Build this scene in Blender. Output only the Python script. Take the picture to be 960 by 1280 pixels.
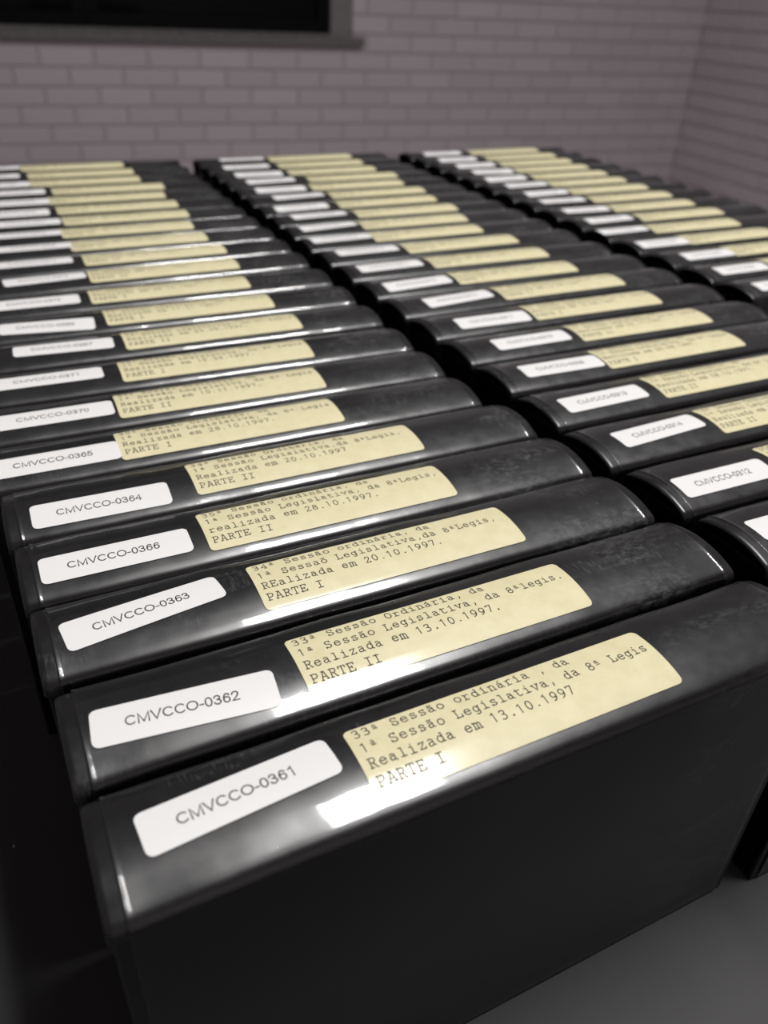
import bpy, math, random
from mathutils import Vector, Matrix

for o in list(bpy.data.objects):
    bpy.data.objects.remove(o, do_unlink=True)
S = bpy.context.scene
COL = S.collection
MM = 0.001
CLOTH_Z = 0.760          # top of the tablecloth
CASE_H = 118.0           # mm, base to shoulder of the spine
TOP_Z = CLOTH_Z + CASE_H * MM

# ------------------------------------------------------------------ camera
F_PX = 999.5
CAM = Vector((0.01465, -0.13344, TOP_Z + 0.1506))
YAW, PITCH, ROLL = 0.47328, -0.57997, 0.04768
cam_d = bpy.data.cameras.new('camera')
cam = bpy.data.objects.new('camera', cam_d)
COL.objects.link(cam)
fwd = Vector((math.sin(YAW) * math.cos(PITCH), math.cos(YAW) * math.cos(PITCH), math.sin(PITCH)))
rgt = Vector((math.cos(YAW), -math.sin(YAW), 0))
up = rgt.cross(fwd)
r2 = rgt * math.cos(ROLL) + up * math.sin(ROLL)
u2 = -rgt * math.sin(ROLL) + up * math.cos(ROLL)
m = Matrix(((r2.x, u2.x, -fwd.x), (r2.y, u2.y, -fwd.y), (r2.z, u2.z, -fwd.z))).to_4x4()
m.translation = CAM
cam.matrix_world = m
cam_d.sensor_fit = 'VERTICAL'
cam_d.sensor_height = 9.8
cam_d.sensor_width = 7.35
cam_d.lens = F_PX / 1280.0 * 9.8
cam_d.clip_start = 0.01
cam_d.dof.use_dof = True
cam_d.dof.focus_distance = 0.234
cam_d.dof.aperture_fstop = 7.65 / 2.3
S.camera = cam

# ------------------------------------------------------------------ world, exposure
w = bpy.data.worlds.new('world'); S.world = w; w.use_nodes = True
w.node_tree.nodes['Background'].inputs[0].default_value = (0.6, 0.62, 0.66, 1)
w.node_tree.nodes['Background'].inputs[1].default_value = 0.0
S.view_settings.view_transform = 'Standard'
S.view_settings.look = 'None'
S.view_settings.exposure = 0.12
S.view_settings.gamma = 1.0
S.view_settings.use_curve_mapping = False
LAMP = 42.0              # radiance of the ceiling lamp's diffuser

# ------------------------------------------------------------------ materials
def mat(name, col=(.5, .5, .5), rough=.5, spec=.5):
    m = bpy.data.materials.new(name); m.use_nodes = True
    b = m.node_tree.nodes['Principled BSDF']
    b.inputs['Base Color'].default_value = (*col, 1)
    b.inputs['Roughness'].default_value = rough
    b.inputs['Specular IOR Level'].default_value = spec
    return m
def nd(m, t, **kw):
    n = m.node_tree.nodes.new(t)
    for k, v in kw.items(): setattr(n, k, v)
    return n
def lk(m, a, b): m.node_tree.links.new(a, b)
def coords(m, scale=(1, 1, 1), kind='Object'):
    tc = nd(m, 'ShaderNodeTexCoord'); mp = nd(m, 'ShaderNodeMapping')
    mp.inputs['Scale'].default_value = scale
    lk(m, tc.outputs[kind], mp.inputs['Vector'])
    return mp.outputs['Vector']
def noise(m, vec, scale, detail=3, rough=.5):
    n = nd(m, 'ShaderNodeTexNoise'); n.inputs['Scale'].default_value = scale
    n.inputs['Detail'].default_value = detail; n.inputs['Roughness'].default_value = rough
    if vec is not None: lk(m, vec, n.inputs['Vector'])
    return n.outputs['Fac']
def ramp(m, fac, p0, c0, p1, c1):
    r = nd(m, 'ShaderNodeValToRGB')
    r.color_ramp.elements[0].position = p0; r.color_ramp.elements[0].color = (*c0, 1)
    r.color_ramp.elements[1].position = p1; r.color_ramp.elements[1].color = (*c1, 1)
    lk(m, fac, r.inputs['Fac']); return r.outputs['Color']
def bump(m, fac, strength, dist, sock=None):
    b = nd(m, 'ShaderNodeBump'); b.inputs['Strength'].default_value = strength
    b.inputs['Distance'].default_value = dist
    lk(m, fac, b.inputs['Height'])
    lk(m, b.outputs['Normal'], sock or m.node_tree.nodes['Principled BSDF'].inputs['Normal'])
    return b
def P(m): return m.node_tree.nodes['Principled BSDF'].inputs

def offset_coords(m, scale):
    """object coordinates shifted by the object's own random number, so that copies differ"""
    tc = nd(m, 'ShaderNodeTexCoord'); oi = nd(m, 'ShaderNodeObjectInfo')
    mu = nd(m, 'ShaderNodeMath', operation='MULTIPLY'); mu.inputs[1].default_value = 7.0
    lk(m, oi.outputs['Random'], mu.inputs[0])
    ad = nd(m, 'ShaderNodeVectorMath', operation='ADD')
    lk(m, tc.outputs['Object'], ad.inputs[0]); lk(m, mu.outputs[0], ad.inputs[1])
    mp = nd(m, 'ShaderNodeMapping'); mp.inputs['Scale'].default_value = scale
    lk(m, ad.outputs[0], mp.inputs['Vector'])
    return mp.outputs['Vector']

COVERM = mat('smooth_black_plastic', (.006, .006, .0065), .3, .4)
bump(COVERM, noise(COVERM, coords(COVERM), 90, 2), .05, .001)
PLASTIC = mat('black_plastic', (.012, .012, .013), .34, .5)
v = offset_coords(PLASTIC, (60, 60, 60))
lk(PLASTIC, ramp(PLASTIC, noise(PLASTIC, v, 3.0, 4), .35, (.27, .27, .27), .75, (.42, .42, .42)), P(PLASTIC)['Roughness'])
v2 = offset_coords(PLASTIC, (420, 60, 60))
sc = noise(PLASTIC, v2, 4.0, 6, .7)
mk = nd(PLASTIC, 'ShaderNodeMath', operation='MULTIPLY')
lk(PLASTIC, ramp(PLASTIC, noise(PLASTIC, offset_coords(PLASTIC, (12, 40, 40)), 1.5, 1), .5, (0, 0, 0), .62, (1, 1, 1)), mk.inputs[0])
lk(PLASTIC, sc, mk.inputs[1])
lk(PLASTIC, ramp(PLASTIC, mk.outputs[0], .5, (.010, .010, .011), .72, (.075, .075, .08)), P(PLASTIC)['Base Color'])

TRAYM = mat('matt_black_plastic', (.006, .006, .0065), .55, .3)

FILM = bpy.data.materials.new('clear_film'); FILM.use_nodes = True
nt = FILM.node_tree
nt.nodes.remove(nt.nodes['Principled BSDF'])
tr = nd(FILM, 'ShaderNodeBsdfTransparent'); tr.inputs['Color'].default_value = (.97, .97, .97, 1)
gl = nd(FILM, 'ShaderNodeBsdfGlossy'); gl.inputs['Roughness'].default_value = .085
gl2 = nd(FILM, 'ShaderNodeBsdfGlossy'); gl2.inputs['Roughness'].default_value = .34
gm = nd(FILM, 'ShaderNodeMixShader'); gm.inputs[0].default_value = .48
lk(FILM, gl.outputs[0], gm.inputs[1]); lk(FILM, gl2.outputs[0], gm.inputs[2])
fr = nd(FILM, 'ShaderNodeFresnel'); fr.inputs['IOR'].default_value = 1.55
mx = nd(FILM, 'ShaderNodeMixShader')
f2 = nd(FILM, 'ShaderNodeMath', operation='MULTIPLY'); f2.use_clamp = True; f2.inputs[1].default_value = 1.4   # both faces of the film reflect
lk(FILM, fr.outputs[0], f2.inputs[0]); lk(FILM, f2.outputs[0], mx.inputs[0]); lk(FILM, tr.outputs[0], mx.inputs[1]); lk(FILM, gm.outputs[0], mx.inputs[2])
# scuffed patch towards the end of the spine where cases rub on a shelf
xs_ = nd(FILM, 'ShaderNodeSeparateXYZ'); tcx = nd(FILM, 'ShaderNodeTexCoord'); lk(FILM, tcx.outputs['Object'], xs_.inputs[0])
xm = nd(FILM, 'ShaderNodeMapRange'); xm.inputs['From Min'].default_value = .145; xm.inputs['From Max'].default_value = .168
lk(FILM, xs_.outputs['X'], xm.inputs['Value'])
pa = ramp(FILM, noise(FILM, offset_coords(FILM, (22, 75, 75)), 1.0, 2, .5), .46, (0, 0, 0), .62, (1, 1, 1))
sk = ramp(FILM, noise(FILM, offset_coords(FILM, (330, 520, 520)), 1.0, 6, .75), .46, (0, 0, 0), .68, (1, 1, 1))
m1 = nd(FILM, 'ShaderNodeMath', operation='MULTIPLY'); lk(FILM, xm.outputs[0], m1.inputs[0]); lk(FILM, pa, m1.inputs[1])
m2 = nd(FILM, 'ShaderNodeMath', operation='MULTIPLY'); lk(FILM, m1.outputs[0], m2.inputs[0]); lk(FILM, sk, m2.inputs[1])
m3 = nd(FILM, 'ShaderNodeMath', operation='MULTIPLY'); lk(FILM, m2.outputs[0], m3.inputs[0]); m3.inputs[1].default_value = .12
sd = nd(FILM, 'ShaderNodeBsdfDiffuse'); sd.inputs['Color'].default_value = (.55, .56, .58, 1)
mx2 = nd(FILM, 'ShaderNodeMixShader'); lk(FILM, m3.outputs[0], mx2.inputs[0]); lk(FILM, mx.outputs[0], mx2.inputs[1]); lk(FILM, sd.outputs[0], mx2.inputs[2])
lk(FILM, mx2.outputs[0], nt.nodes['Material Output'].inputs['Surface'])
fv = offset_coords(FILM, (45, 60, 60))
fb = bump(FILM, noise(FILM, fv, 1.0, 1.5, .45), .55, .0012, gl.inputs['Normal'])
lk(FILM, fb.outputs['Normal'], gl2.inputs['Normal'])

WHITE = mat('white_sticker', (.735, .73, .725), .45, .3)
BEIGE = mat('aged_cream_sticker', (.63, .56, .34), .5, .3)
P(BEIGE)['Coat Weight'].default_value = .5
P(BEIGE)['Coat Roughness'].default_value = .12
bv = offset_coords(BEIGE, (1, 1, 1))
lk(BEIGE, ramp(BEIGE, noise(BEIGE, bv, 170, 5, .65), .3, (.63, .575, .35), .7, (.70, .645, .42)), P(BEIGE)['Base Color'])
PRINT = mat('laser_print', (.035, .034, .038), .6, .2)
TYPED = mat('typewriter_ink', (.05, .046, .042), .7, .2)

CLOTH = mat('black_cloth', (.03, .03, .031), .75, .3)
cv = coords(CLOTH, (1, 1, 1))
bump(CLOTH, noise(CLOTH, cv, 1500, 2), .25, .0004)
lk(CLOTH, ramp(CLOTH, noise(CLOTH, cv, 6, 3), .3, (.047, .047, .048), .7, (.065, .064, .064)), P(CLOTH)['Base Color'])

BRICKM = mat('white_painted_brick', (.60, .545, .585), .5, .4)
oi = nd(BRICKM, 'ShaderNodeObjectInfo')
lk(BRICKM, ramp(BRICKM, oi.outputs['Random'], 0, (.68, .61, .645), 1, (.74, .67, .705)), P(BRICKM)['Base Color'])
bump(BRICKM, noise(BRICKM, coords(BRICKM, (1, 1, 1)), 60, 3), .2, .002)
GROUT = mat('pale_grout', (.62, .555, .59), .8, .2)
GRANITE = mat('grey_granite', (.2, .2, .19), .35, .5)
gv = coords(GRANITE)
lk(GRANITE, ramp(GRANITE, noise(GRANITE, gv, 90, 6, .8), .35, (.10, .10, .095), .68, (.30, .295, .28)), P(GRANITE)['Base Color'])
JAMBM = mat('pale_granite', (.27, .26, .26), .4, .4)
lk(JAMBM, ramp(JAMBM, noise(JAMBM, coords(JAMBM), 90, 6, .8), .35, (.2, .195, .195), .68, (.33, .32, .32)), P(JAMBM)['Base Color'])
BLACKM = mat('black_aluminium', (.003, .003, .0035), .5, .12)
GLASSM = mat('dark_window_glass', (.004, .004, .005), .08, .12)
FLOORM = mat('grey_floor_tile', (.3, .29, .28), .3)
lk(FLOORM, ramp(FLOORM, noise(FLOORM, coords(FLOORM), 3, 4), .3, (.27, .26, .25), .7, (.33, .32, .31)), P(FLOORM)['Base Color'])
PAINT = mat('white_ceiling_paint', (.75, .74, .74), .8)
bump(PAINT, noise(PAINT, coords(PAINT), 200, 2), .1, .001)
DARKP = mat('pale_wall_paint', (.71, .64, .675), .8)
bump(DARKP, noise(DARKP, coords(DARKP), 200, 2), .1, .001)
PLAST_W = mat('white_lamp_housing', (.7, .7, .7), .4)
WOOD = mat('dark_table_wood', (.05, .03, .02), .5)
lk(WOOD, ramp(WOOD, noise(WOOD, coords(WOOD, (2, 30, 30)), 3, 4), .3, (.035, .02, .013), .7, (.07, .045, .03)), P(WOOD)['Base Color'])
LINT = mat('white_lint', (.6, .58, .55), .9)

# ------------------------------------------------------------------ mesh helpers
def mesh(name, verts, faces, material, smooth=False):
    me = bpy.data.meshes.new(name)
    me.from_pydata([tuple(p) for p in verts], [], faces)
    if material: me.materials.append(material)
    me.update()
    if smooth:
        for p in me.polygons: p.use_smooth = True
    return me
def obj(name, me, parent=None, loc=None):
    o = bpy.data.objects.new(name, me); COL.objects.link(o)
    if parent: o.parent = parent
    if loc is not None: o.location = loc
    return o
def tag(o, label=None, cat=None, group=None, kind=None):
    if label: o['label'] = label
    if cat: o['category'] = cat
    if group: o['group'] = group
    if kind: o['kind'] = kind
    return o
def chamfer_box(x0, x1, y0, y1, z0, z1, c):
    """box with every edge cut by c"""
    vs, idx = [], {}
    for a, X in ((0, (x0, x1)), (1, (y0, y1)), (2, (z0, z1))): pass
    R = ((x0, x1), (y0, y1), (z0, z1))
    for sx in (0, 1):
        for sy in (0, 1):
            for sz in (0, 1):
                s = (sx, sy, sz)
                for ax in range(3):
                    p = []
                    for k in range(3):
                        e = R[k][s[k]]
                        p.append(e if k == ax else e + (c if s[k] == 0 else -c))
                    idx[(s, ax)] = len(vs); vs.append(p)
    fs = []
    for ax in range(3):
        o1, o2 = [k for k in range(3) if k != ax]
        for side in (0, 1):
            q = []
            for a, b in ((0, 0), (1, 0), (1, 1), (0, 1)):
                s = [0, 0, 0]; s[ax] = side; s[o1] = a; s[o2] = b
                q.append(idx[(tuple(s), ax)])
            fs.append(q)
    for ax in range(3):                     # edge strips along axis ax
        o1, o2 = [k for k in range(3) if k != ax]
        for a in (0, 1):
            for b in (0, 1):
                s0 = [0, 0, 0]; s0[o1] = a; s0[o2] = b; s1 = list(s0); s1[ax] = 1
                fs.append([idx[(tuple(s0), o1)], idx[(tuple(s0), o2)], idx[(tuple(s1), o2)], idx[(tuple(s1), o1)]])
    for sx in (0, 1):
        for sy in (0, 1):
            for sz in (0, 1):
                fs.append([idx[((sx, sy, sz), k)] for k in range(3)])
    return vs, fs
def fix_normals(me):
    import bmesh
    b = bmesh.new(); b.from_mesh(me); bmesh.ops.recalc_face_normals(b, faces=b.faces); b.to_mesh(me); b.free()
    return me
def box_mesh(name, x0, x1, y0, y1, z0, z1, c, material):
    vs, fs = chamfer_box(x0, x1, y0, y1, z0, z1, c)
    return fix_normals(mesh(name, vs, fs, material))

# ------------------------------------------------------------------ the room
WALL_YAW = math.radians(-6.0)
U = Vector((math.cos(WALL_YAW), math.sin(WALL_YAW), 0))        # along the back wall
N = Vector((-math.sin(WALL_YAW), math.cos(WALL_YAW), 0))       # into the back wall
D = 3.4                                                        # camera to back wall
ROOT = Vector((CAM.x, CAM.y, 0)) + N * D
ROOM = Matrix.Translation(ROOT) @ Matrix.Rotation(WALL_YAW, 4, 'Z')   # local x along wall, y into wall, z up from floor
CEIL = 2.65
UC = 0.797 * D                    # corner with the right wall
UL = -2.3                         # left wall
BACK = -5.2                       # wall behind the photographer
def room_obj(name, me, kind='structure'):
    o = obj(name, me); o.matrix_world = ROOM
    return tag(o, kind=kind)
def solid(boxes, material, name, c=.0005):
    vs, fs = [], []
    for b in boxes:
        v_, f_ = chamfer_box(*b, c); n = len(vs); vs += v_; fs += [[i + n for i in q] for q in f_]
    return fix_normals(mesh(name, vs, fs, material))

room_obj('floor', solid([(UL - .1, UC + .1, BACK - .1, .1, -.1, 0)], FLOORM, 'floor'))
room_obj('ceiling', solid([(UL - .1, UC + .1, BACK - .1, .1, CEIL, CEIL + .1)], PAINT, 'ceiling'))

CZ = CAM.z
# window opening, in wall coordinates
WX0, WX1 = -0.75, 0.2945 * D
WZ0, WZ1 = CZ - 0.0455 * D, CZ + 1.05
JW = 0.0255 * D
wall_back = room_obj('wall_back', solid([
    (UL, UC, 0, .1, 0, WZ0 - .02), (UL, UC, 0, .1, WZ1 + JW, CEIL),
    (UL, WX0 - JW, 0, .1, WZ0 - .02, WZ1 + JW), (WX1 + JW, UC, 0, .1, WZ0 - .02, WZ1 + JW)], GROUT, 'wall_back'))
wall_right = room_obj('wall_right', solid([(UC, UC + .1, BACK, .1, 0, CEIL)], GROUT, 'wall_right'))
room_obj('wall_left', solid([(UL - .1, UL, BACK, .1, 0, CEIL)], DARKP, 'wall_left'))
room_obj('wall_front', solid([(UL, UC, BACK - .1, BACK, 0, CEIL)], DARKP, 'wall_front'))

BP, BH = 0.0542 * D, 0.01835 * D          # brick pitch along the wall, course height
GAP, DEP = .0055, .008                     # joint, how far the bricks stand proud
ZREF = CZ - 0.08204 * D                   # a course line
def brick_mesh(L, name='brick'):
    """a pillowed brick face: back rim, soft shoulder, front face; local x = length, y = -proud, z = height"""
    vs, fs = [], []
    rings = [(0, .001, 0), (0, -.004, .0), (.002, -.0075, .002), (.006, -.0085, .006)]
    for ix, y, iz in rings:
        vs += [(ix, y, iz), (L - ix, y, iz), (L - ix, y, BH - GAP - iz), (ix, y, BH - GAP - iz)]
    for k in range(3):
        for j in range(4):
            a, b = k * 4 + j, k * 4 + (j + 1) % 4
            fs.append([a, b, b + 4, a + 4])
    fs.append([12, 13, 14, 15])
    return mesh(name, vs, fs, BRICKM)
FULL = brick_mesh(BP - GAP)
cut_cache = {}
def brick_of(L):
    if abs(L - (BP - GAP)) < 1e-4: return FULL
    k = round(L, 3)
    if k not in cut_cache: cut_cache[k] = brick_mesh(k)
    return cut_cache[k]
def lay(parent, x_from, x_to, phase0, z_lo, z_hi, to_local, holes=(), vis=None):
    """lay courses; bricks inside vis become objects, the rest goes to one joined stuff part"""
    rest_v, rest_f = [], []
    k0 = math.ceil((z_lo - ZREF) / BH); k1 = math.floor((z_hi - ZREF) / BH)
    for k in range(k0, k1):
        z = ZREF + k * BH + GAP / 2
        ph = phase0 + (BP / 2 if k % 2 == 0 else 0)
        x = x_from - ((x_from - ph) % BP)
        while x < x_to:
            a, b = max(x + GAP / 2, x_from), min(x + BP - GAP / 2, x_to)
            x += BP
            segs = [(a, b)]
            for (h0, h1, hz0, hz1) in holes:
                if z + BH > hz0 and z < hz1:
                    ns = []
                    for (p, q) in segs:
                        if q <= h0 or p >= h1: ns.append((p, q)); continue
                        if p < h0: ns.append((p, h0))
                        if q > h1: ns.append((h1, q))
                    segs = ns
            for (p, q) in segs:
                if q - p < .02: continue
                me = brick_of(q - p)
                L, rot = to_local(p, q, z)
                if vis(p, q, z):
                    o = obj('brick', me, parent); o.matrix_local = Matrix.Translation(L) @ rot
                else:
                    M_ = Matrix.Translation(L) @ rot; n = len(rest_v)
                    rest_v += [M_ @ vv.co for vv in me.vertices]
                    rest_f += [[i + n for i in pp.vertices] for pp in me.polygons]
    o = obj('brickwork', mesh('brickwork', rest_v, rest_f, BRICKM), parent)
    tag(o, kind='stuff')
I4 = Matrix.Identity(4)
SILL_OUT = 0.0
lay(wall_back, UL, UC - .0086, .012 * D, 0.0, CEIL - .001, lambda p, q, z: (Vector((p, 0, z)), I4),
    holes=((WX0 - JW, WX1 + JW, WZ0 - .03, WZ1 + JW),
           (WX0 - JW - .05, 0.3317 * D + .002, CZ - .0568 * D, CZ - .0475 * D)),
    vis=lambda p, q, z: q > -.26 and CZ - .83 < z < CZ + .14)
RZ = Matrix.Rotation(math.radians(-90), 4, 'Z')
# right wall: local brick x runs towards the photographer, proud side faces -x
lay(wall_right, 0.0, -BACK, .03 * D, 0.0, CEIL - .001, lambda p, q, z: (Vector((UC, -p, z)), RZ),
    vis=lambda p, q, z: p < 1.7 and CZ - .83 < z < CZ + .14)

# window in the back wall: granite jambs, head and sill, black frame and dark panes
win = obj('window_1', None); win.matrix_world = ROOM @ Matrix.Translation((0, 0, 0))
tag(win, kind='structure')
def wpart(name, b, material, c=.0015): return obj(name, box_mesh(name, *b, c, material), win)
wpart('jamb', (WX1, WX1 + JW, -.008, .1, WZ0 - .018, WZ1), JAMBM)
wpart('jamb', (WX0 - JW, WX0, -.008, .1, WZ0 - .018, WZ1), JAMBM)
wpart('lintel', (WX0 - JW, WX1 + JW, -.008, .1, WZ1, WZ1 + JW), JAMBM)
wpart('sill_upstand', (WX0, WX1, -.008, .1, WZ0 - .012, WZ0), GRANITE)
wpart('sill', (WX0 - JW - .045, 0.3317 * D, -.035, .1, CZ - .0566 * D, CZ - .0485 * D), GRANITE)
fw = .045
def framebars(x0, x1, tag_):
    wpart('frame_rail', (x0, x1, .012, .05, WZ0 + .001, WZ0 + fw), BLACKM)
    wpart('frame_rail', (x0, x1, .012, .05, WZ1 - fw, WZ1 - .001), BLACKM)
    wpart('frame_stile', (x0, x0 + fw, .012, .05, WZ0 + fw, WZ1 - fw), BLACKM)
    wpart('frame_stile', (x1 - fw, x1, .012, .05, WZ0 + fw, WZ1 - fw), BLACKM)
    wpart('pane', (x0 + fw - .005, x1 - fw + .005, .028, .034, WZ0 + fw - .005, WZ1 - fw + .005), GLASSM, .0005)
mid = (WX0 + WX1) / 2
framebars(WX0 + .001, mid, 0)
framebars(mid, WX1 - .001, 1)
# closed shutter behind the glass keeps the night out
wpart('shutter', (WX0 + .001, WX1 - .001, .055, .066, WZ0 + .001, WZ1 - .001), BLACKM)

# the one ceiling lamp whose reflection runs along the spines
def lamp(x, y, sx, sy, rz, strength, label):
    e = obj('ceiling_lamp_offscreen', None); e.location = (x, y, CEIL); e.rotation_euler.z = rz
    tag(e, label, 'ceiling lamp')
    em = bpy.data.materials.new('lamp_diffuser'); em.use_nodes = True
    em.node_tree.nodes.remove(em.node_tree.nodes['Principled BSDF'])
    n = nd(em, 'ShaderNodeEmission'); n.inputs[0].default_value = (1, .985, .97, 1); n.inputs[1].default_value = strength
    lk(em, n.outputs[0], em.node_tree.nodes['Material Output'].inputs['Surface'])
    f = .02
    vs, fs = [], []
    for b in ((-sx - f, -sx, -sy - f, sy + f), (sx, sx + f, -sy - f, sy + f), (-sx, sx, -sy - f, -sy), (-sx, sx, sy, sy + f)):
        v_, f_ = chamfer_box(*b, -.045, -.0005, .002); k = len(vs); vs += v_; fs += [[i + k for i in q] for q in f_]
    obj('housing', fix_normals(mesh('housing', vs, fs, PLAST_W)), e)
    zd = -.04
    obj('diffuser', mesh('diffuser', [(-sx, -sy, zd), (-sx, sy, zd), (sx, sy, zd), (sx, -sy, zd)], [[0, 1, 2, 3]], em), e)
    obj('back_plate', box_mesh('back_plate', -sx - .001, sx + .001, -sy - .001, sy + .001, -.022, -.002, .001, PLAST_W), e)
    return e
lamp(.61, .06, .18, .40, 0, LAMP, 'long flat white ceiling lamp above the rows of video cases')

# ------------------------------------------------------------------ table and cloth
TX0, TX1, TY0, TY1 = -.42, .78, -.46, .80
table = obj('table', None); table.location = ((TX0 + TX1) / 2, (TY0 + TY1) / 2, 0)
tag(table, 'dark wooden table hidden under the black cloth', 'table')
hx, hy = (TX1 - TX0) / 2, (TY1 - TY0) / 2
obj('tabletop', box_mesh('tabletop', -hx, hx, -hy, hy, CLOTH_Z - .033, CLOTH_Z - .003, .002, WOOD), table)
legm = box_mesh('leg', -.03, .03, -.03, .03, 0, CLOTH_Z - .033, .003, WOOD)
for sx in (-1, 1):
    for sy in (-1, 1):
        obj('leg', legm, table, (sx * (hx - .06), sy * (hy - .06), 0))
# cloth: flat top, rounded edge, wavy skirt
def cloth_mesh():
    vs, fs = [], []
    per = []
    n = 60; ex = hx + .004; ey = hy + .004
    for i in range(n): per.append((-ex + 2 * ex * i / n, -ey, 0, -1))
    for i in range(n): per.append((ex, -ey + 2 * ey * i / n, 1, 0))
    for i in range(n): per.append((ex - 2 * ex * i / n, ey, 0, 1))
    for i in range(n): per.append((-ex, ey - 2 * ey * i / n, -1, 0))
    m_ = len(per)
    rng = random.Random(4); ph = [rng.uniform(0, 6.28) for _ in range(6)]
    rings = [(-.012, 0), (-.004, -.0008), (0, -.005), (.004, -.06), (.014, -.2), (.024, -.4)]
    for off, z in rings:
        for i, (x, y, nx, ny) in enumerate(per):
            wv = 0
            if z < -.02:
                t = i / m_ * 6.2832
                wv = (-z) * .05 * (math.sin(t * 17 + ph[0]) + .6 * math.sin(t * 29 + ph[1]) + 1.6)
            vs.append((x + nx * (off + wv), y + ny * (off + wv), CLOTH_Z + z))
    for k in range(len(rings) - 1):
        for i in range(m_):
            a, b = k * m_ + i, k * m_ + (i + 1) % m_
            fs.append([a, b, b + m_, a + m_][::-1])
    fs.append(list(range(m_)))
    me = fix_normals(mesh('tablecloth', vs, fs, CLOTH))
    return me
cl = obj('tablecloth', cloth_mesh()); cl.location = table.location
tag(cl, 'plain black cloth spread over the table under the cases', 'tablecloth')

# ------------------------------------------------------------------ stroke lettering
def ell(cx, cy, rx, ry, a0=0, a1=360, n=14):
    return [(cx + rx * math.cos(math.radians(a0 + (a1 - a0) * i / n)), cy + ry * math.sin(math.radians(a0 + (a1 - a0) * i / n))) for i in range(n + 1)]
SER = lambda x0, x1, y: [(x0, y), (x1, y)]
TW = {}   # typewriter face: 6 units to a cell, x height 4.2, capitals 6
TW['a'] = [[(1.2, 3.7), (1.9, 4.2), (3.1, 4.2), (3.9, 3.5), (4, 2.8), (4, .5), (4.4, 0), (5.1, 0)], [(4, 2.5), (2.4, 2.5), (1.2, 2), (.9, 1.1), (1.4, .2), (2.4, -.05), (3.3, .3), (4, 1)]]
TW['d'] = [ell(2.7, 2.1, 1.85, 2.1), [(3.6, 6), (4.55, 6), (4.55, 0), (5.4, 0)]]
TW['e'] = [[(.9, 2.3), (4.9, 2.3), (4.6, 3.4), (3.8, 4.1), (2.8, 4.25), (1.7, 3.8), (1, 2.8), (.95, 1.6), (1.5, .5), (2.6, -.05), (3.8, .1), (4.8, .8)]]
TW['g'] = [ell(2.6, 2.2, 1.75, 2.0), [(5.4, 4.2), (4.4, 4.2), (4.4, -.6), (3.8, -1.5), (2.6, -1.8), (1.4, -1.5)]]
TW['i'] = [[(1.5, 4.2), (3, 4.2), (3, 0)], SER(1.1, 4.9, 0), [(2.95, 5.4), (3.05, 5.9)]]
TW['l'] = [[(1.5, 6), (3, 6), (3, 0)], SER(1.1, 4.9, 0)]
TW['m'] = [[(.1, 4.2), (.9, 4.2), (.9, 0)], SER(.1, 1.7, 0), [(.9, 3.4), (1.7, 4.15), (2.5, 4.1), (3, 3.3), (3, 0)], SER(2.5, 3.7, 0), [(3, 3.4), (3.8, 4.15), (4.6, 4.1), (5.1, 3.3), (5.1, 0)], SER(4.6, 5.9, 0)]
TW['n'] = [[(.6, 4.2), (1.5, 4.2), (1.5, 0)], SER(.6, 2.5, 0), [(1.5, 3.2), (2.5, 4.1), (3.5, 4.2), (4.3, 3.6), (4.5, 2.8), (4.5, 0)], SER(3.6, 5.4, 0)]
TW['o'] = [ell(3, 2.1, 2.1, 2.15)]
TW['r'] = [[(.9, 4.2), (2, 4.2), (2, 0)], SER(.9, 3.9, 0), [(2, 2.8), (2.9, 3.8), (3.9, 4.2), (5, 3.8)]]
TW['s'] = [[(4.5, 3.3), (4.5, 4.1)], [(4.5, 3.4), (3.8, 4.1), (2.6, 4.25), (1.5, 3.7), (1.5, 2.8), (2.4, 2.3), (3.8, 2), (4.7, 1.3), (4.4, .4), (3.2, -.05), (2, .1), (1.3, .8)], [(1.3, .9), (1.3, 0)]]
TW['t'] = [[(2, 5.6), (2, 1), (2.5, .2), (3.5, 0), (4.9, .5)], SER(.8, 4.5, 4.2)]
TW['v'] = [[(1, 4.2), (3, 0), (5, 4.2)], SER(.3, 2.1, 4.2), SER(3.9, 5.7, 4.2)]
TW['z'] = [[(1.3, 3.4), (1.3, 4.2), (4.7, 4.2), (1.2, 0), (4.9, 0), (4.9, .8)]]
TW['ã'] = TW['a'] + [[(1.3, 5.2), (2.1, 5.7), (3.3, 5.2), (4.1, 5.7)]]
TW['õ'] = TW['o'] + [[(1.5, 5.2), (2.4, 5.7), (3.5, 5.2), (4.4, 5.7)]]
TW['á'] = TW['a'] + [[(2.5, 5.0), (3.8, 6.0)]]
TW['A'] = [[(.9, 0), (2.7, 6), (3.3, 6), (5.1, 0)], SER(1.6, 4.4, 2.1), SER(.2, 1.9, 0), SER(4.1, 5.8, 0), SER(1.6, 3.3, 6)]
TW['E'] = [[(1.4, 0), (1.4, 6)], [(.5, 6), (5.1, 6), (5.1, 4.7)], [(.5, 0), (5.3, 0), (5.3, 1.4)], SER(1.4, 3.6, 3.1), [(3.6, 2.4), (3.6, 3.8)]]
TW['I'] = [[(3, 0), (3, 6)], SER(1.1, 4.9, 0), SER(1.1, 4.9, 6)]
TW['L'] = [[(1.8, 6), (1.8, 0)], SER(.6, 3.2, 6), [(.6, 0), (5.2, 0), (5.2, 1.7)]]
TW['O'] = [ell(3, 3, 2.2, 3.05)]
TW['P'] = [[(1.4, 0), (1.4, 6)], [(.5, 6), (3.6, 6), (4.8, 5.4), (5, 4.3), (4.4, 3.2), (3.3, 2.7), (1.4, 2.7)], SER(.5, 3, 0)]
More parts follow.
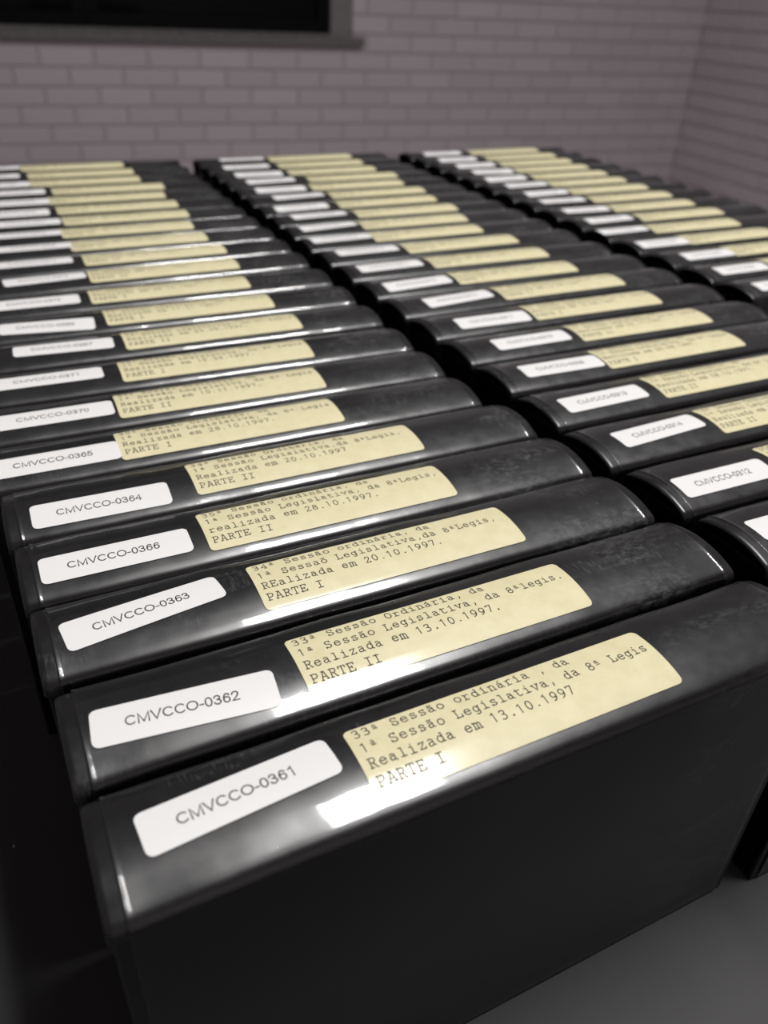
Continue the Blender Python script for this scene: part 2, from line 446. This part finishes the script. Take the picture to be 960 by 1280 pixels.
TW['R'] = [[(1.4, 0), (1.4, 6)], [(.5, 6), (3.5, 6), (4.6, 5.5), (4.8, 4.5), (4.3, 3.5), (3.3, 3), (1.4, 3)], [(3, 3), (3.9, 2), (4.8, 0), (5.6, 0)], SER(.5, 2.6, 0)]
TW['S'] = [[(4.7, 4.6), (4.7, 6)], [(4.7, 4.9), (3.9, 5.8), (2.7, 6.05), (1.4, 5.5), (1.1, 4.4), (1.9, 3.4), (3.6, 2.9), (4.8, 2.2), (4.9, .9), (3.9, 0), (2.4, -.05), (1.2, .8)], [(1.1, 1.4), (1.1, 0)]]
TW['T'] = [[(3, 0), (3, 6)], SER(1.8, 4.2, 0), [(.7, 4.5), (.7, 6), (5.3, 6), (5.3, 4.5)]]
TW['0'] = [ell(3, 3, 1.9, 3.05)]
TW['1'] = [[(1.5, 5.2), (3, 6.1), (3, 0)]]
TW['2'] = [[(1.2, 4.6), (1.7, 5.7), (2.9, 6.1), (4.2, 5.6), (4.6, 4.5), (4, 3.3), (1.1, 0), (4.8, 0), (4.8, .8)]]
TW['3'] = [[(1.2, 5.2), (2.1, 6), (3.4, 6.05), (4.4, 5.4), (4.3, 4), (3.4, 3.3), (2.4, 3.2)], [(3.4, 3.3), (4.6, 2.7), (4.8, 1.4), (4.1, .3), (2.8, -.05), (1.2, .5)]]
TW['4'] = [[(3.9, 0), (3.9, 6), (1, 1.9), (5, 1.9)], SER(2.9, 4.8, 0)]
TW['5'] = [[(4.5, 6), (1.6, 6), (1.5, 3.4), (2.7, 3.8), (4, 3.5), (4.8, 2.4), (4.6, 1), (3.6, .1), (2.3, -.05), (1.1, .6)]]
TW['6'] = [ell(3, 1.9, 1.85, 1.95), [(1.15, 2), (1.4, 3.9), (2.4, 5.4), (4.2, 6.1)]]
TW['7'] = [[(1.2, 5.1), (1.2, 6), (4.7, 6), (4.4, 4.8), (2.8, 0)]]
TW['8'] = [ell(3, 4.55, 1.55, 1.5), ell(3, 1.55, 1.9, 1.6)]
TW['9'] = [ell(3, 4.1, 1.85, 1.95), [(4.85, 4), (4.6, 2.1), (3.6, .7), (1.8, -.1)]]
TW['.'] = [[(2.6, .15), (3.4, .15)], [(2.6, .35), (3.4, .35)]]
TW[','] = [[(3.2, .6), (3.0, .2), (2.4, -1.2)], [(2.8, .6), (3.2, .6)]]
TW['ª'] = [[(x * .62 + 1.1, y * .62 + 3.4) for x, y in st] for st in TW['a']] + [SER(1.5, 4.5, 2.6)]
AR = {}   # plain sans face, em units: (advance, strokes)
K = .716
AR['C'] = (.722, [ell(.385, .358, .30, .315, 42, 318, 18)])
AR['M'] = (.833, [[(.11, 0), (.11, .69), (.415, .05), (.72, .69), (.72, 0)]])
AR['V'] = (.667, [[(.04, K), (.333, .03), (.627, K)]])
AR['O'] = (.778, [ell(.389, .358, .315, .315, 0, 360, 22)])
AR['-'] = (.333, [[(.05, .265), (.285, .265)]])
AR['0'] = (.556, [ell(.278, .353, .195, .315, 0, 360, 18)])
AR['1'] = (.556, [[(.13, .54), (.25, .6), (.335, .7), (.335, 0)]])
AR['2'] = (.556, [[(.08, .5), (.12, .62), (.22, .675), (.35, .67), (.45, .59), (.455, .48), (.39, .36), (.09, .045), (.5, .045)]])
AR['3'] = (.556, [[(.08, .53), (.14, .64), (.26, .68), (.38, .64), (.44, .53), (.39, .41), (.24, .375)], [(.24, .375), (.4, .345), (.475, .22), (.42, .09), (.28, .03), (.14, .07), (.07, .19)]])
AR['4'] = (.556, [[(.385, 0), (.385, .68), (.05, .21), (.51, .21)]])
AR['5'] = (.556, [[(.47, .67), (.16, .67), (.11, .35), (.2, .42), (.32, .425), (.44, .34), (.465, .2), (.4, .07), (.27, .03), (.13, .07), (.07, .18)]])
AR['6'] = (.556, [ell(.285, .23, .185, .2, 0, 360, 16), [(.1, .25), (.12, .45), (.2, .62), (.3, .675), (.42, .63), (.46, .54)]])
AR['7'] = (.556, [[(.06, .66), (.49, .66), (.33, .4), (.21, 0)]])
AR['8'] = (.556, [ell(.278, .52, .155, .155, 0, 360, 14), ell(.278, .195, .195, .165, 0, 360, 16)])
AR['9'] = (.556, [ell(.27, .46, .185, .2, 0, 360, 16), [(.455, .44), (.43, .24), (.36, .08), (.25, .03), (.14, .07), (.09, .16)]])

def ribbon(pts, wd, out_v, out_f):
    """flat ribbon along a polyline in (x, s) millimetres"""
    closed = math.dist(pts[0], pts[-1]) < 1e-6
    n = len(pts)
    base = len(out_v)
    for i in range(n):
        def dirn(a, b):
            dx, dy = pts[b][0] - pts[a][0], pts[b][1] - pts[a][1]; l = math.hypot(dx, dy) or 1; return dx / l, dy / l
        if closed and i in (0, n - 1): d0, d1 = dirn(n - 2, n - 1), dirn(0, 1)
        elif i == 0: d0 = d1 = dirn(0, 1)
        elif i == n - 1: d0 = d1 = dirn(n - 2, n - 1)
        else: d0, d1 = dirn(i - 1, i), dirn(i, i + 1)
        tx, ty = d0[0] + d1[0], d0[1] + d1[1]; l = math.hypot(tx, ty)
        if l < .3: tx, ty, l = d1[0], d1[1], 1
        tx, ty = tx / l, ty / l
        k = min(1 / max(.45, tx * d1[0] + ty * d1[1]), 2.0) * wd / 2
        ex = ey = 0
        if not closed and i == 0: ex, ey = -tx * wd * .35, -ty * wd * .35
        if not closed and i == n - 1: ex, ey = tx * wd * .35, ty * wd * .35
        x, y = pts[i]
        out_v.append((x + ex - ty * k, y + ey + tx * k)); out_v.append((x + ex + ty * k, y + ey - tx * k))
    for i in range(n - 1):
        a = base + 2 * i
        out_f.append((a, a + 1, a + 3, a + 2))

# ------------------------------------------------------------------ video cases
L_, W_, HS = 200.0, 32.4, 4.343                     # spine length, thickness, rise of the rounded spine
RR = 38.0                                           # radius of the spine's crown; the shoulders turn tighter
AA = math.asin(W_ / 2 / RR)
def surf(x, s, off):
    """point on the rounded spine: x along it, s across it from the front shoulder, raised by off (all mm)"""
    a = -AA + s / RR; r = RR + off
    return (x * MM, (W_ / 2 + r * math.sin(a)) * MM, (CASE_H + HS - RR + r * math.cos(a)) * MM)
FIL = 3.6
def profile(off, low, n=16, nf=5):
    """outline across the case: up the front, over the rounded spine, down the back (y, z in mm)"""
    # fillet circle tangent to the vertical side (y=0) and to the spine arc, both inside
    cy = FIL; R1 = RR - FIL
    cz = math.sqrt(R1 * R1 - (W_ / 2 - cy) ** 2) + (CASE_H + HS - RR)
    a_end = math.atan2(W_ / 2 - cy, cz - (CASE_H + HS - RR))     # angle from vertical where fillet meets arc
    pts = [(-off, low)]
    for i in range(nf + 1):
        t = math.pi - (math.pi / 2 - a_end) * i / nf
        pts.append((cy + (FIL + off) * math.cos(t), cz + (FIL + off) * math.sin(t)))
    for i in range(1, n):
        a = -a_end + 2 * a_end * i / n
        pts.append((W_ / 2 + (RR + off) * math.sin(a), CASE_H + HS - RR + (RR + off) * math.cos(a)))
    for (y, z) in reversed(pts[:nf + 2]): pts.append((W_ - y, z))
    return pts
def spine_mesh():
    secs = [(0.9, -1.9, 3), (0.15, -1.2, 3), (0, -.8, 0), (.35, -.28, 0), (1.1, 0, 0)]
    secs = [(2.2, -1.9), (.5, -1.7), (0, -1.1), (.25, -.55), (.9, -.12), (1.7, 0)]
    rings = [(x, o) for x, o in secs] + [(L_ - x, o) for x, o in reversed(secs)]
    vs, fs = [], []
    m_ = None
    for x, o in rings:
        p = profile(o, CASE_H - 2.7); m_ = len(p)
        vs += [(x * MM, y * MM, z * MM) for y, z in p]
    R = len(rings)
    for k in range(R):                       # wraps round: the inside of the shell closes the loop
        k2 = (k + 1) % R
        for i in range(m_ - 1):
            fs.append([k * m_ + i, k * m_ + i + 1, k2 * m_ + i + 1, k2 * m_ + i])
    me = fix_normals(mesh('spine', vs, fs, PLASTIC, True))
    return me
def sleeve_mesh(rng):
    vs, fs = [], []
    xs = [4.1, 4.25, 4.5, 4.8, 5.1] + [5.5 + 189.0 * i / 40 for i in range(41)] + [194.9, 195.2, 195.5, 195.75, 195.9]
    lift = {4.1: -.12, 4.25: .12, 4.5: .2, 4.8: .16, 5.1: .04, 194.9: .04, 195.2: .16, 195.5: .2, 195.75: .12, 195.9: -.12}
    ph = [rng.uniform(0, 6.28) for _ in range(4)]
    m_ = None
    m_ = len(profile(.17, 1.2))
    for x in xs:
        p = profile(.17 + lift.get(x, 0), 1.2)
        for i, (y, z) in enumerate(p):
            f = abs(i - (m_ - 1) / 2) / ((m_ - 1) / 2)           # 1 at the lower ends, 0 on the crown
            bul = 0
            if 0 < i < m_ - 1 and .45 < f < .97:                    # the film stands off a little round the shoulders
                bul = .16 + .16 * math.sin(x / 11 + ph[0]) + .08 * math.sin(x / 5.3 + ph[1])
                bul = max(.0, bul)
            ny, nz = (y - W_ / 2) / (W_ / 2), .6
            vs.append(((x) * MM, (y + ny * bul * .8) * MM, (z + nz * bul) * MM))
    for k in range(len(xs) - 1):
        for i in range(m_ - 1):
            fs.append([k * m_ + i, (k + 1) * m_ + i, (k + 1) * m_ + i + 1, k * m_ + i + 1])
    return fix_normals(mesh('clear_sleeve', vs, fs, FILM, True))
def label_mesh(name, x0, s0, ln, ht, tilt, rad, off, material):
    """rounded sticker wrapped on the spine"""
    ct, stt = math.cos(tilt), math.sin(tilt)
    nx, ny = 24, 14
    vs, fs = [], []
    def inset(v):                            # how far the rounded corner pulls the end in at height v
        d = min(v, ht - v)
        return 0 if d >= rad else rad - math.sqrt(max(0, rad * rad - (rad - d) ** 2))
    hs_ = sorted(set([0, .1 * rad, .3 * rad, .6 * rad, rad] + [rad + (ht - 2 * rad) * j / ny for j in range(1, ny)] + [ht - rad, ht - .6 * rad, ht - .3 * rad, ht - .1 * rad, ht]))
    for vv in hs_:
        ins = inset(vv)
        for i in range(nx + 1):
            uu = ins + (ln - 2 * ins) * i / nx
            vs.append(surf(x0 + uu * ct - vv * stt, s0 + uu * stt + vv * ct, off))
    for j in range(len(hs_) - 1):
        for i in range(nx):
            a = j * (nx + 1) + i
            fs.append([a, a + 1, a + nx + 2, a + nx + 1])
    return mesh(name, vs, fs, material, True)
def text_mesh(name, lines, face, x0, s0, tilt, off, wd, material, rng=None):
    """lines: (text, u, v) in label millimetres"""
    ct, stt = math.cos(tilt), math.sin(tilt)
    v2, f2 = [], []
    for text, u, vv, size in lines:
        for ch in text:
            if face == 'tw':
                for st in TW.get(ch, []):
                    jy = rng.uniform(-.12, .12) if rng else 0
                    ribbon([(u + px * size / 6 * .92, vv + jy + py * size / 6) for px, py in st], wd * (.7 if ch == 'ª' else 1), v2, f2)
                u += size
            else:
                adv, sts = AR[ch]
                for st in sts: ribbon([(u + px * size, vv + py * size) for px, py in st], wd, v2, f2)
                u += adv * size
    vs = [surf(x0 + a * ct - b * stt, s0 + a * stt + b * ct, off) for a, b in v2]
    return mesh(name, vs, f2, material)

SPINE = spine_mesh()
COVER_F = box_mesh('front_cover', .0008, .1992, .0003, .0020, .0, (CASE_H - 2.6) * MM, .0004, COVERM)
COVER_B = box_mesh('back_cover', .0008, .1992, (W_ - 2.0) * MM, (W_ - .3) * MM, .0, (CASE_H - 2.6) * MM, .0004, COVERM)
TRAY = box_mesh('tray', .0035, .1965, .0021, (W_ - 2.1) * MM, .0006, (CASE_H - 3.2) * MM, .0006, TRAYM)
LOOP = box_mesh('closing_edge', .0012, .1988, .0021, (W_ - 2.1) * MM, .0, .0005, .0001, PLASTIC)
SLEEVES = [sleeve_mesh(random.Random(s)) for s in range(6)]

# column, number, x, y, turn, cream label x, white label x, white label s, white label tilt
ROWS = [
    (2, 22, 218.2, -42.0, -0.006, 57.0, 9.0, 8.0, 0.0),
    (1, 1, 8.2, -40.8, 0.0086, 58.5, 10.5, 12.7, 0.076),
    (1, 2, 7.2, -6.0, 0.0111, 57.5, 5.9, 6.8, -0.093),
    (1, 3, 4.8, 29.5, 0.0029, 60.1, 7.8, 10.9, 0.129),
    (1, 4, 3.5, 63.0, 0.0009, 54.8, 5.9, 6.6, 0.001),
    (1, 5, 1.7, 96.2, 0.0008, 61.3, 8.2, 4.1, -0.015),
    (1, 6, -4.2, 129.8, -0.0016, 48.1, 4.0, 6.2, 0.0),
    (1, 7, -3.9, 164.3, -0.0085, 53.2, 7.7, 8.1, 0.0),
    (1, 8, -3.2, 199.6, -0.0193, 60.1, 8.7, 10.0, 0.0),
    (1, 9, -2.5, 235.0, -0.0106, 67.6, 18.4, 8.9, -0.043),
    (1, 10, -2.0, 270.2, -0.0066, 64.3, 14.0, 5.0, -0.079),
    (1, 11, -1.7, 305.3, -0.0048, 61.9, 12.3, 7.0, 0.0),
    (1, 12, -1.3, 340.5, 0.0171, 66.8, 21.4, 10.0, 0.044),
    (1, 13, -0.9, 375.0, 0.0105, 68.3, 18.0, 10.0, 0.0),
    (1, 14, -0.8, 409.3, 0.0056, 64.8, 21.7, 10.0, 0.0),
    (1, 15, -0.6, 442.8, 0.0036, 63.4, 19.3, 9.7, 0.0),
    (1, 16, -0.3, 476.0, 0.0033, 68.3, 22.6, 7.5, 0.0),
    (1, 17, -0.2, 509.3, 0.0027, 68.1, 18.5, 5.2, 0.0),
    (1, 18, -0.3, 542.8, 0.0007, 66.0, 22.0, 5.8, 0.0),
    (1, 19, -0.4, 576.3, -0.0005, 72.6, 23.2, 7.1, 0.0),
    (1, 20, -0.8, 609.8, 0.0002, 60.1, 15.4, 5.6, 0.0),
    (1, 21, -1.1, 643.1, -0.0008, 61.3, 10.8, 7.3, 0.0),
    (1, 22, -1.3, 676.6, 0.002, 58.9, 14.2, 9.3, 0.0),
    (2, 21, 217.6, -6.9, -0.0166, 56.0, 8.0, 10.0, 0.0),
    (2, 20, 215.0, 27.7, -0.0032, 56.0, 6.6, 6.4, -0.004),
    (2, 19, 211.7, 63.1, -0.0013, 61.7, 13.5, 10.0, 0.061),
    (2, 18, 213.0, 98.8, -0.0019, 61.7, 10.3, 7.5, 0.023),
    (2, 17, 213.3, 134.5, -0.0043, 59.0, 13.6, 8.1, -0.015),
    (2, 16, 213.0, 168.9, -0.0107, 69.3, 19.8, 7.6, 0.012),
    (2, 15, 212.6, 203.1, -0.0049, 64.8, 17.7, 5.7, -0.01),
    (2, 14, 212.1, 237.3, 0.001, 67.5, 18.5, 7.9, 0.081),
    (2, 13, 211.5, 271.4, -0.0038, 57.2, 9.7, 6.5, 0.062),
    (2, 12, 211.1, 305.9, -0.0051, 59.2, 9.2, 8.5, 0.032),
    (2, 11, 210.9, 340.1, 0.0072, 59.1, 10.0, 10.0, 0.008),
    (2, 10, 210.8, 373.7, 0.0046, 50.0, 5.5, 10.0, 0.031),
    (2, 9, 211.2, 406.9, 0.0046, 55.9, 9.6, 10.0, 0.095),
    (2, 8, 212.0, 440.0, 0.0046, 65.4, 14.4, 10.0, 0.051),
    (2, 7, 212.7, 473.1, 0.0046, 63.8, 10.7, 5.7, 0.036),
    (2, 6, 213.4, 506.3, 0.0046, 70.0, 21.1, 9.1, 0.064),
    (2, 5, 213.9, 539.4, 0.0045, 65.0, 15.5, 5.4, 0.008),
    (2, 4, 214.4, 572.5, 0.0046, 74.5, 18.0, 7.2, 0.036),
    (2, 3, 214.6, 605.7, 0.0049, 67.6, 16.8, 5.0, -0.018),
    (2, 2, 214.8, 639.2, 0.0083, 69.2, 16.0, 6.8, 0.007),
    (2, 1, 215.0, 672.7, 0.0065, 71.3, 22.5, 10.0, -0.005),
    (3, 15, 430.3, 197.5, -0.002, 61.0, 12.0, 6.0, 0.0),
    (3, 14, 430.3, 231.5, -0.002, 61.0, 13.0, 6.0, 0.0),
    (3, 13, 430.3, 265.5, -0.002, 60.0, 16.0, 6.0, 0.0),
    (3, 12, 430.3, 300.0, -0.0047, 50.0, 6.0, 6.0, 0.0),
    (3, 11, 431.0, 334.0, -0.0089, 46.0, -0.5, 9.3, 0.029),
    (3, 10, 431.6, 367.1, -0.0032, 62.0, 11.7, 8.1, 0.034),
    (3, 9, 432.3, 400.2, -0.0031, 60.6, 13.0, 7.9, -0.02),
    (3, 8, 433.0, 433.4, -0.0031, 64.2, 13.8, 8.9, -0.014),
    (3, 7, 433.7, 466.5, -0.0031, 65.0, 18.4, 6.3, 0.03),
    (3, 6, 434.4, 499.6, -0.0031, 65.9, 19.3, 7.5, 0.019),
    (3, 5, 435.1, 532.7, -0.0031, 68.2, 16.2, 5.1, 0.021),
    (3, 4, 435.7, 565.9, -0.0031, 69.9, 21.5, 5.0, -0.045),
    (3, 3, 436.2, 599.0, -0.0031, 72.9, 21.6, 5.0, 0.016),
    (3, 2, 436.5, 632.1, -0.0031, 75.9, 19.3, 5.0, -0.001),
    (3, 1, 436.5, 665.3, -0.0031, 76.0, 20.0, 6.0, 0.0),
]
CODES = {(1, 1): '0361', (1, 2): '0362', (1, 3): '0363', (1, 4): '0366', (1, 5): '0364', (1, 6): '0365', (1, 7): '0370', (1, 8): '0371', (1, 9): '0367', (1, 10): '0369',
         (2, 20): '0312', (2, 19): '0314', (2, 18): '0313', (2, 17): '0308', (2, 16): '0310', (2, 21): '0311', (2, 22): '0309'}
TXT = {
 (1, 1): ('33ª Sessão ordinária , da', '1ª Sessão Legislativa, da 8ª Legis', 'Realizada em 13.10.1997', 'PARTE I'),
 (1, 2): ('33ª Sessão Ordinária, da', '1ª Sessão Legislativa, da 8ªlegis.', 'Realizada em 13.10.1997.', 'PARTE II'),
 (1, 3): ('34ª Sessão ordinária, da', '1ª Sessaõ Legislativa,da 8ªLegis,', 'REalizada em 20.10.1997.', 'PARTE I'),
 (1, 4): ('35ª Sessão ordinária, da', '1ª Sessão Legislativa, da 8ªLegis,', 'realizada em 28.10.1997.', 'PARTE II'),
 (1, 5): ('34ª Sessão Ordinária, da', '1ª Sessão Legislativa,da 8ªLegis.', 'Realizada em 20.10.1997', 'PARTE II'),
 (1, 6): ('35ª Sessão Ordinária, da', '1ª Sessão Legislativa, da 8ª Legis', 'Realizada em 28.10.1997.', 'PARTE I'),
 (1, 7): ('37ª Sessão Ordinária, da', '1ª Sessão Legislativa, da 8ª Legis', 'Realizada em 10.11.1997.', 'PARTE II'),
}
ORD = ['', 'first', 'second', 'third', 'fourth', 'fifth', 'sixth', 'seventh', 'eighth', 'ninth', 'tenth', 'eleventh', 'twelfth', 'thirteenth', 'fourteenth', 'fifteenth', 'sixteenth', 'seventeenth', 'eighteenth', 'nineteenth', 'twentieth', 'twenty-first', 'twenty-second']
ROWNAME = {1: 'the window-side row', 2: 'the middle row', 3: 'the row beside the brick corner'}
READABLE = {(1, k) for k in range(1, 9)} | {(2, 20)}
rng = random.Random(11)
for (c, i, x, y, th, bx, wx, ws, wt) in ROWS:
    key = (c, i)
    from_wall = 23 - i if c == 1 else i
    code = CODES.get(key)
    if code is None: code = '03%02d' % ((72 + (i - 11)) if c == 1 else (26 - i if c == 2 else 45 - i))
    e = obj('video_case', None); e.location = (x * MM, y * MM, CLOTH_Z); e.rotation_euler.z = th
    if key in READABLE:
        lab = 'black video case with white sticker printed CMVCCO-%s in %s' % (code, ROWNAME[c])
    else:
        lab = 'black video case, %s from the wall end of %s' % (ORD[from_wall], ROWNAME[c])
    tag(e, lab, 'video case', {1: 'video cases in the window-side row', 2: 'video cases in the middle row', 3: 'video cases in the row beside the brick corner'}[c])
    obj('spine', SPINE, e); obj('front_cover', COVER_F, e); obj('back_cover', COVER_B, e)
    obj('tray', TRAY, e); obj('closing_edge', LOOP, e)
    obj('clear_sleeve', SLEEVES[rng.randrange(6)], e)
    s0 = 4.8
    boff = .36
    bl = obj('typed_label', label_mesh('typed_label', bx, s0, 88.4, 20.3, rng.uniform(-.004, .004), 1.6, boff, BEIGE), e)
    bl['label'] = 'cream sticker with typewritten lines'
    t4 = TXT.get(key)
    if t4 is None:
        n = rng.randrange(12, 39); n2 = rng.randrange(1, 29)
        t4 = ('%dª Sessão Ordinária, da' % n, '1ª Sessão Legislativa, da 8ª Legis', 'Realizada em %02d.%02d.1997.' % (n2, rng.choice((8, 9, 10, 11))), 'PARTE ' + rng.choice(('I', 'II')))
    vv = [17.0, 12.4, 7.8, 3.1]
    ind = [0, 0, 0, 0]
    lines = [(t, 1.6 + ind[k], vv[k], 2.5) for k, t in enumerate(t4)]
    obj('typed_lettering', text_mesh('typed_lettering', lines, 'tw', bx, s0, 0, boff + .03, .31, TYPED, rng), bl)
    wl = obj('code_label', label_mesh('code_label', wx, ws - wt * 22, 44.3, 11.3, wt, 1.8, .36, WHITE), e)
    wl['label'] = 'white sticker with a printed code'
    obj('printed_lettering', text_mesh('printed_lettering', [('CMVCCO-' + code, 7.6, 4.2, 3.9)], 'ar', wx, ws - wt * 22, wt, .40, .36, PRINT), wl)

# speck of lint on the cloth
lv = [(math.cos(a) * r_ * .00035, math.sin(a) * r_ * .0006, z_) for z_, r_ in ((.0001, 1), (.0004, .8), (.0006, .3)) for a in [k * 1.0472 for k in range(6)]]
lf = [[k * 6 + j, k * 6 + (j + 1) % 6, k * 6 + 6 + (j + 1) % 6, k * 6 + 6 + j] for k in range(2) for j in range(6)] + [[12, 13, 14, 15, 16, 17], [5, 4, 3, 2, 1, 0]]
ln = obj('lint', mesh('lint', lv, lf, LINT)); ln.location = (-0.0212, 0.0811, CLOTH_Z)
tag(ln, 'tiny white speck of lint on the black cloth', 'lint')
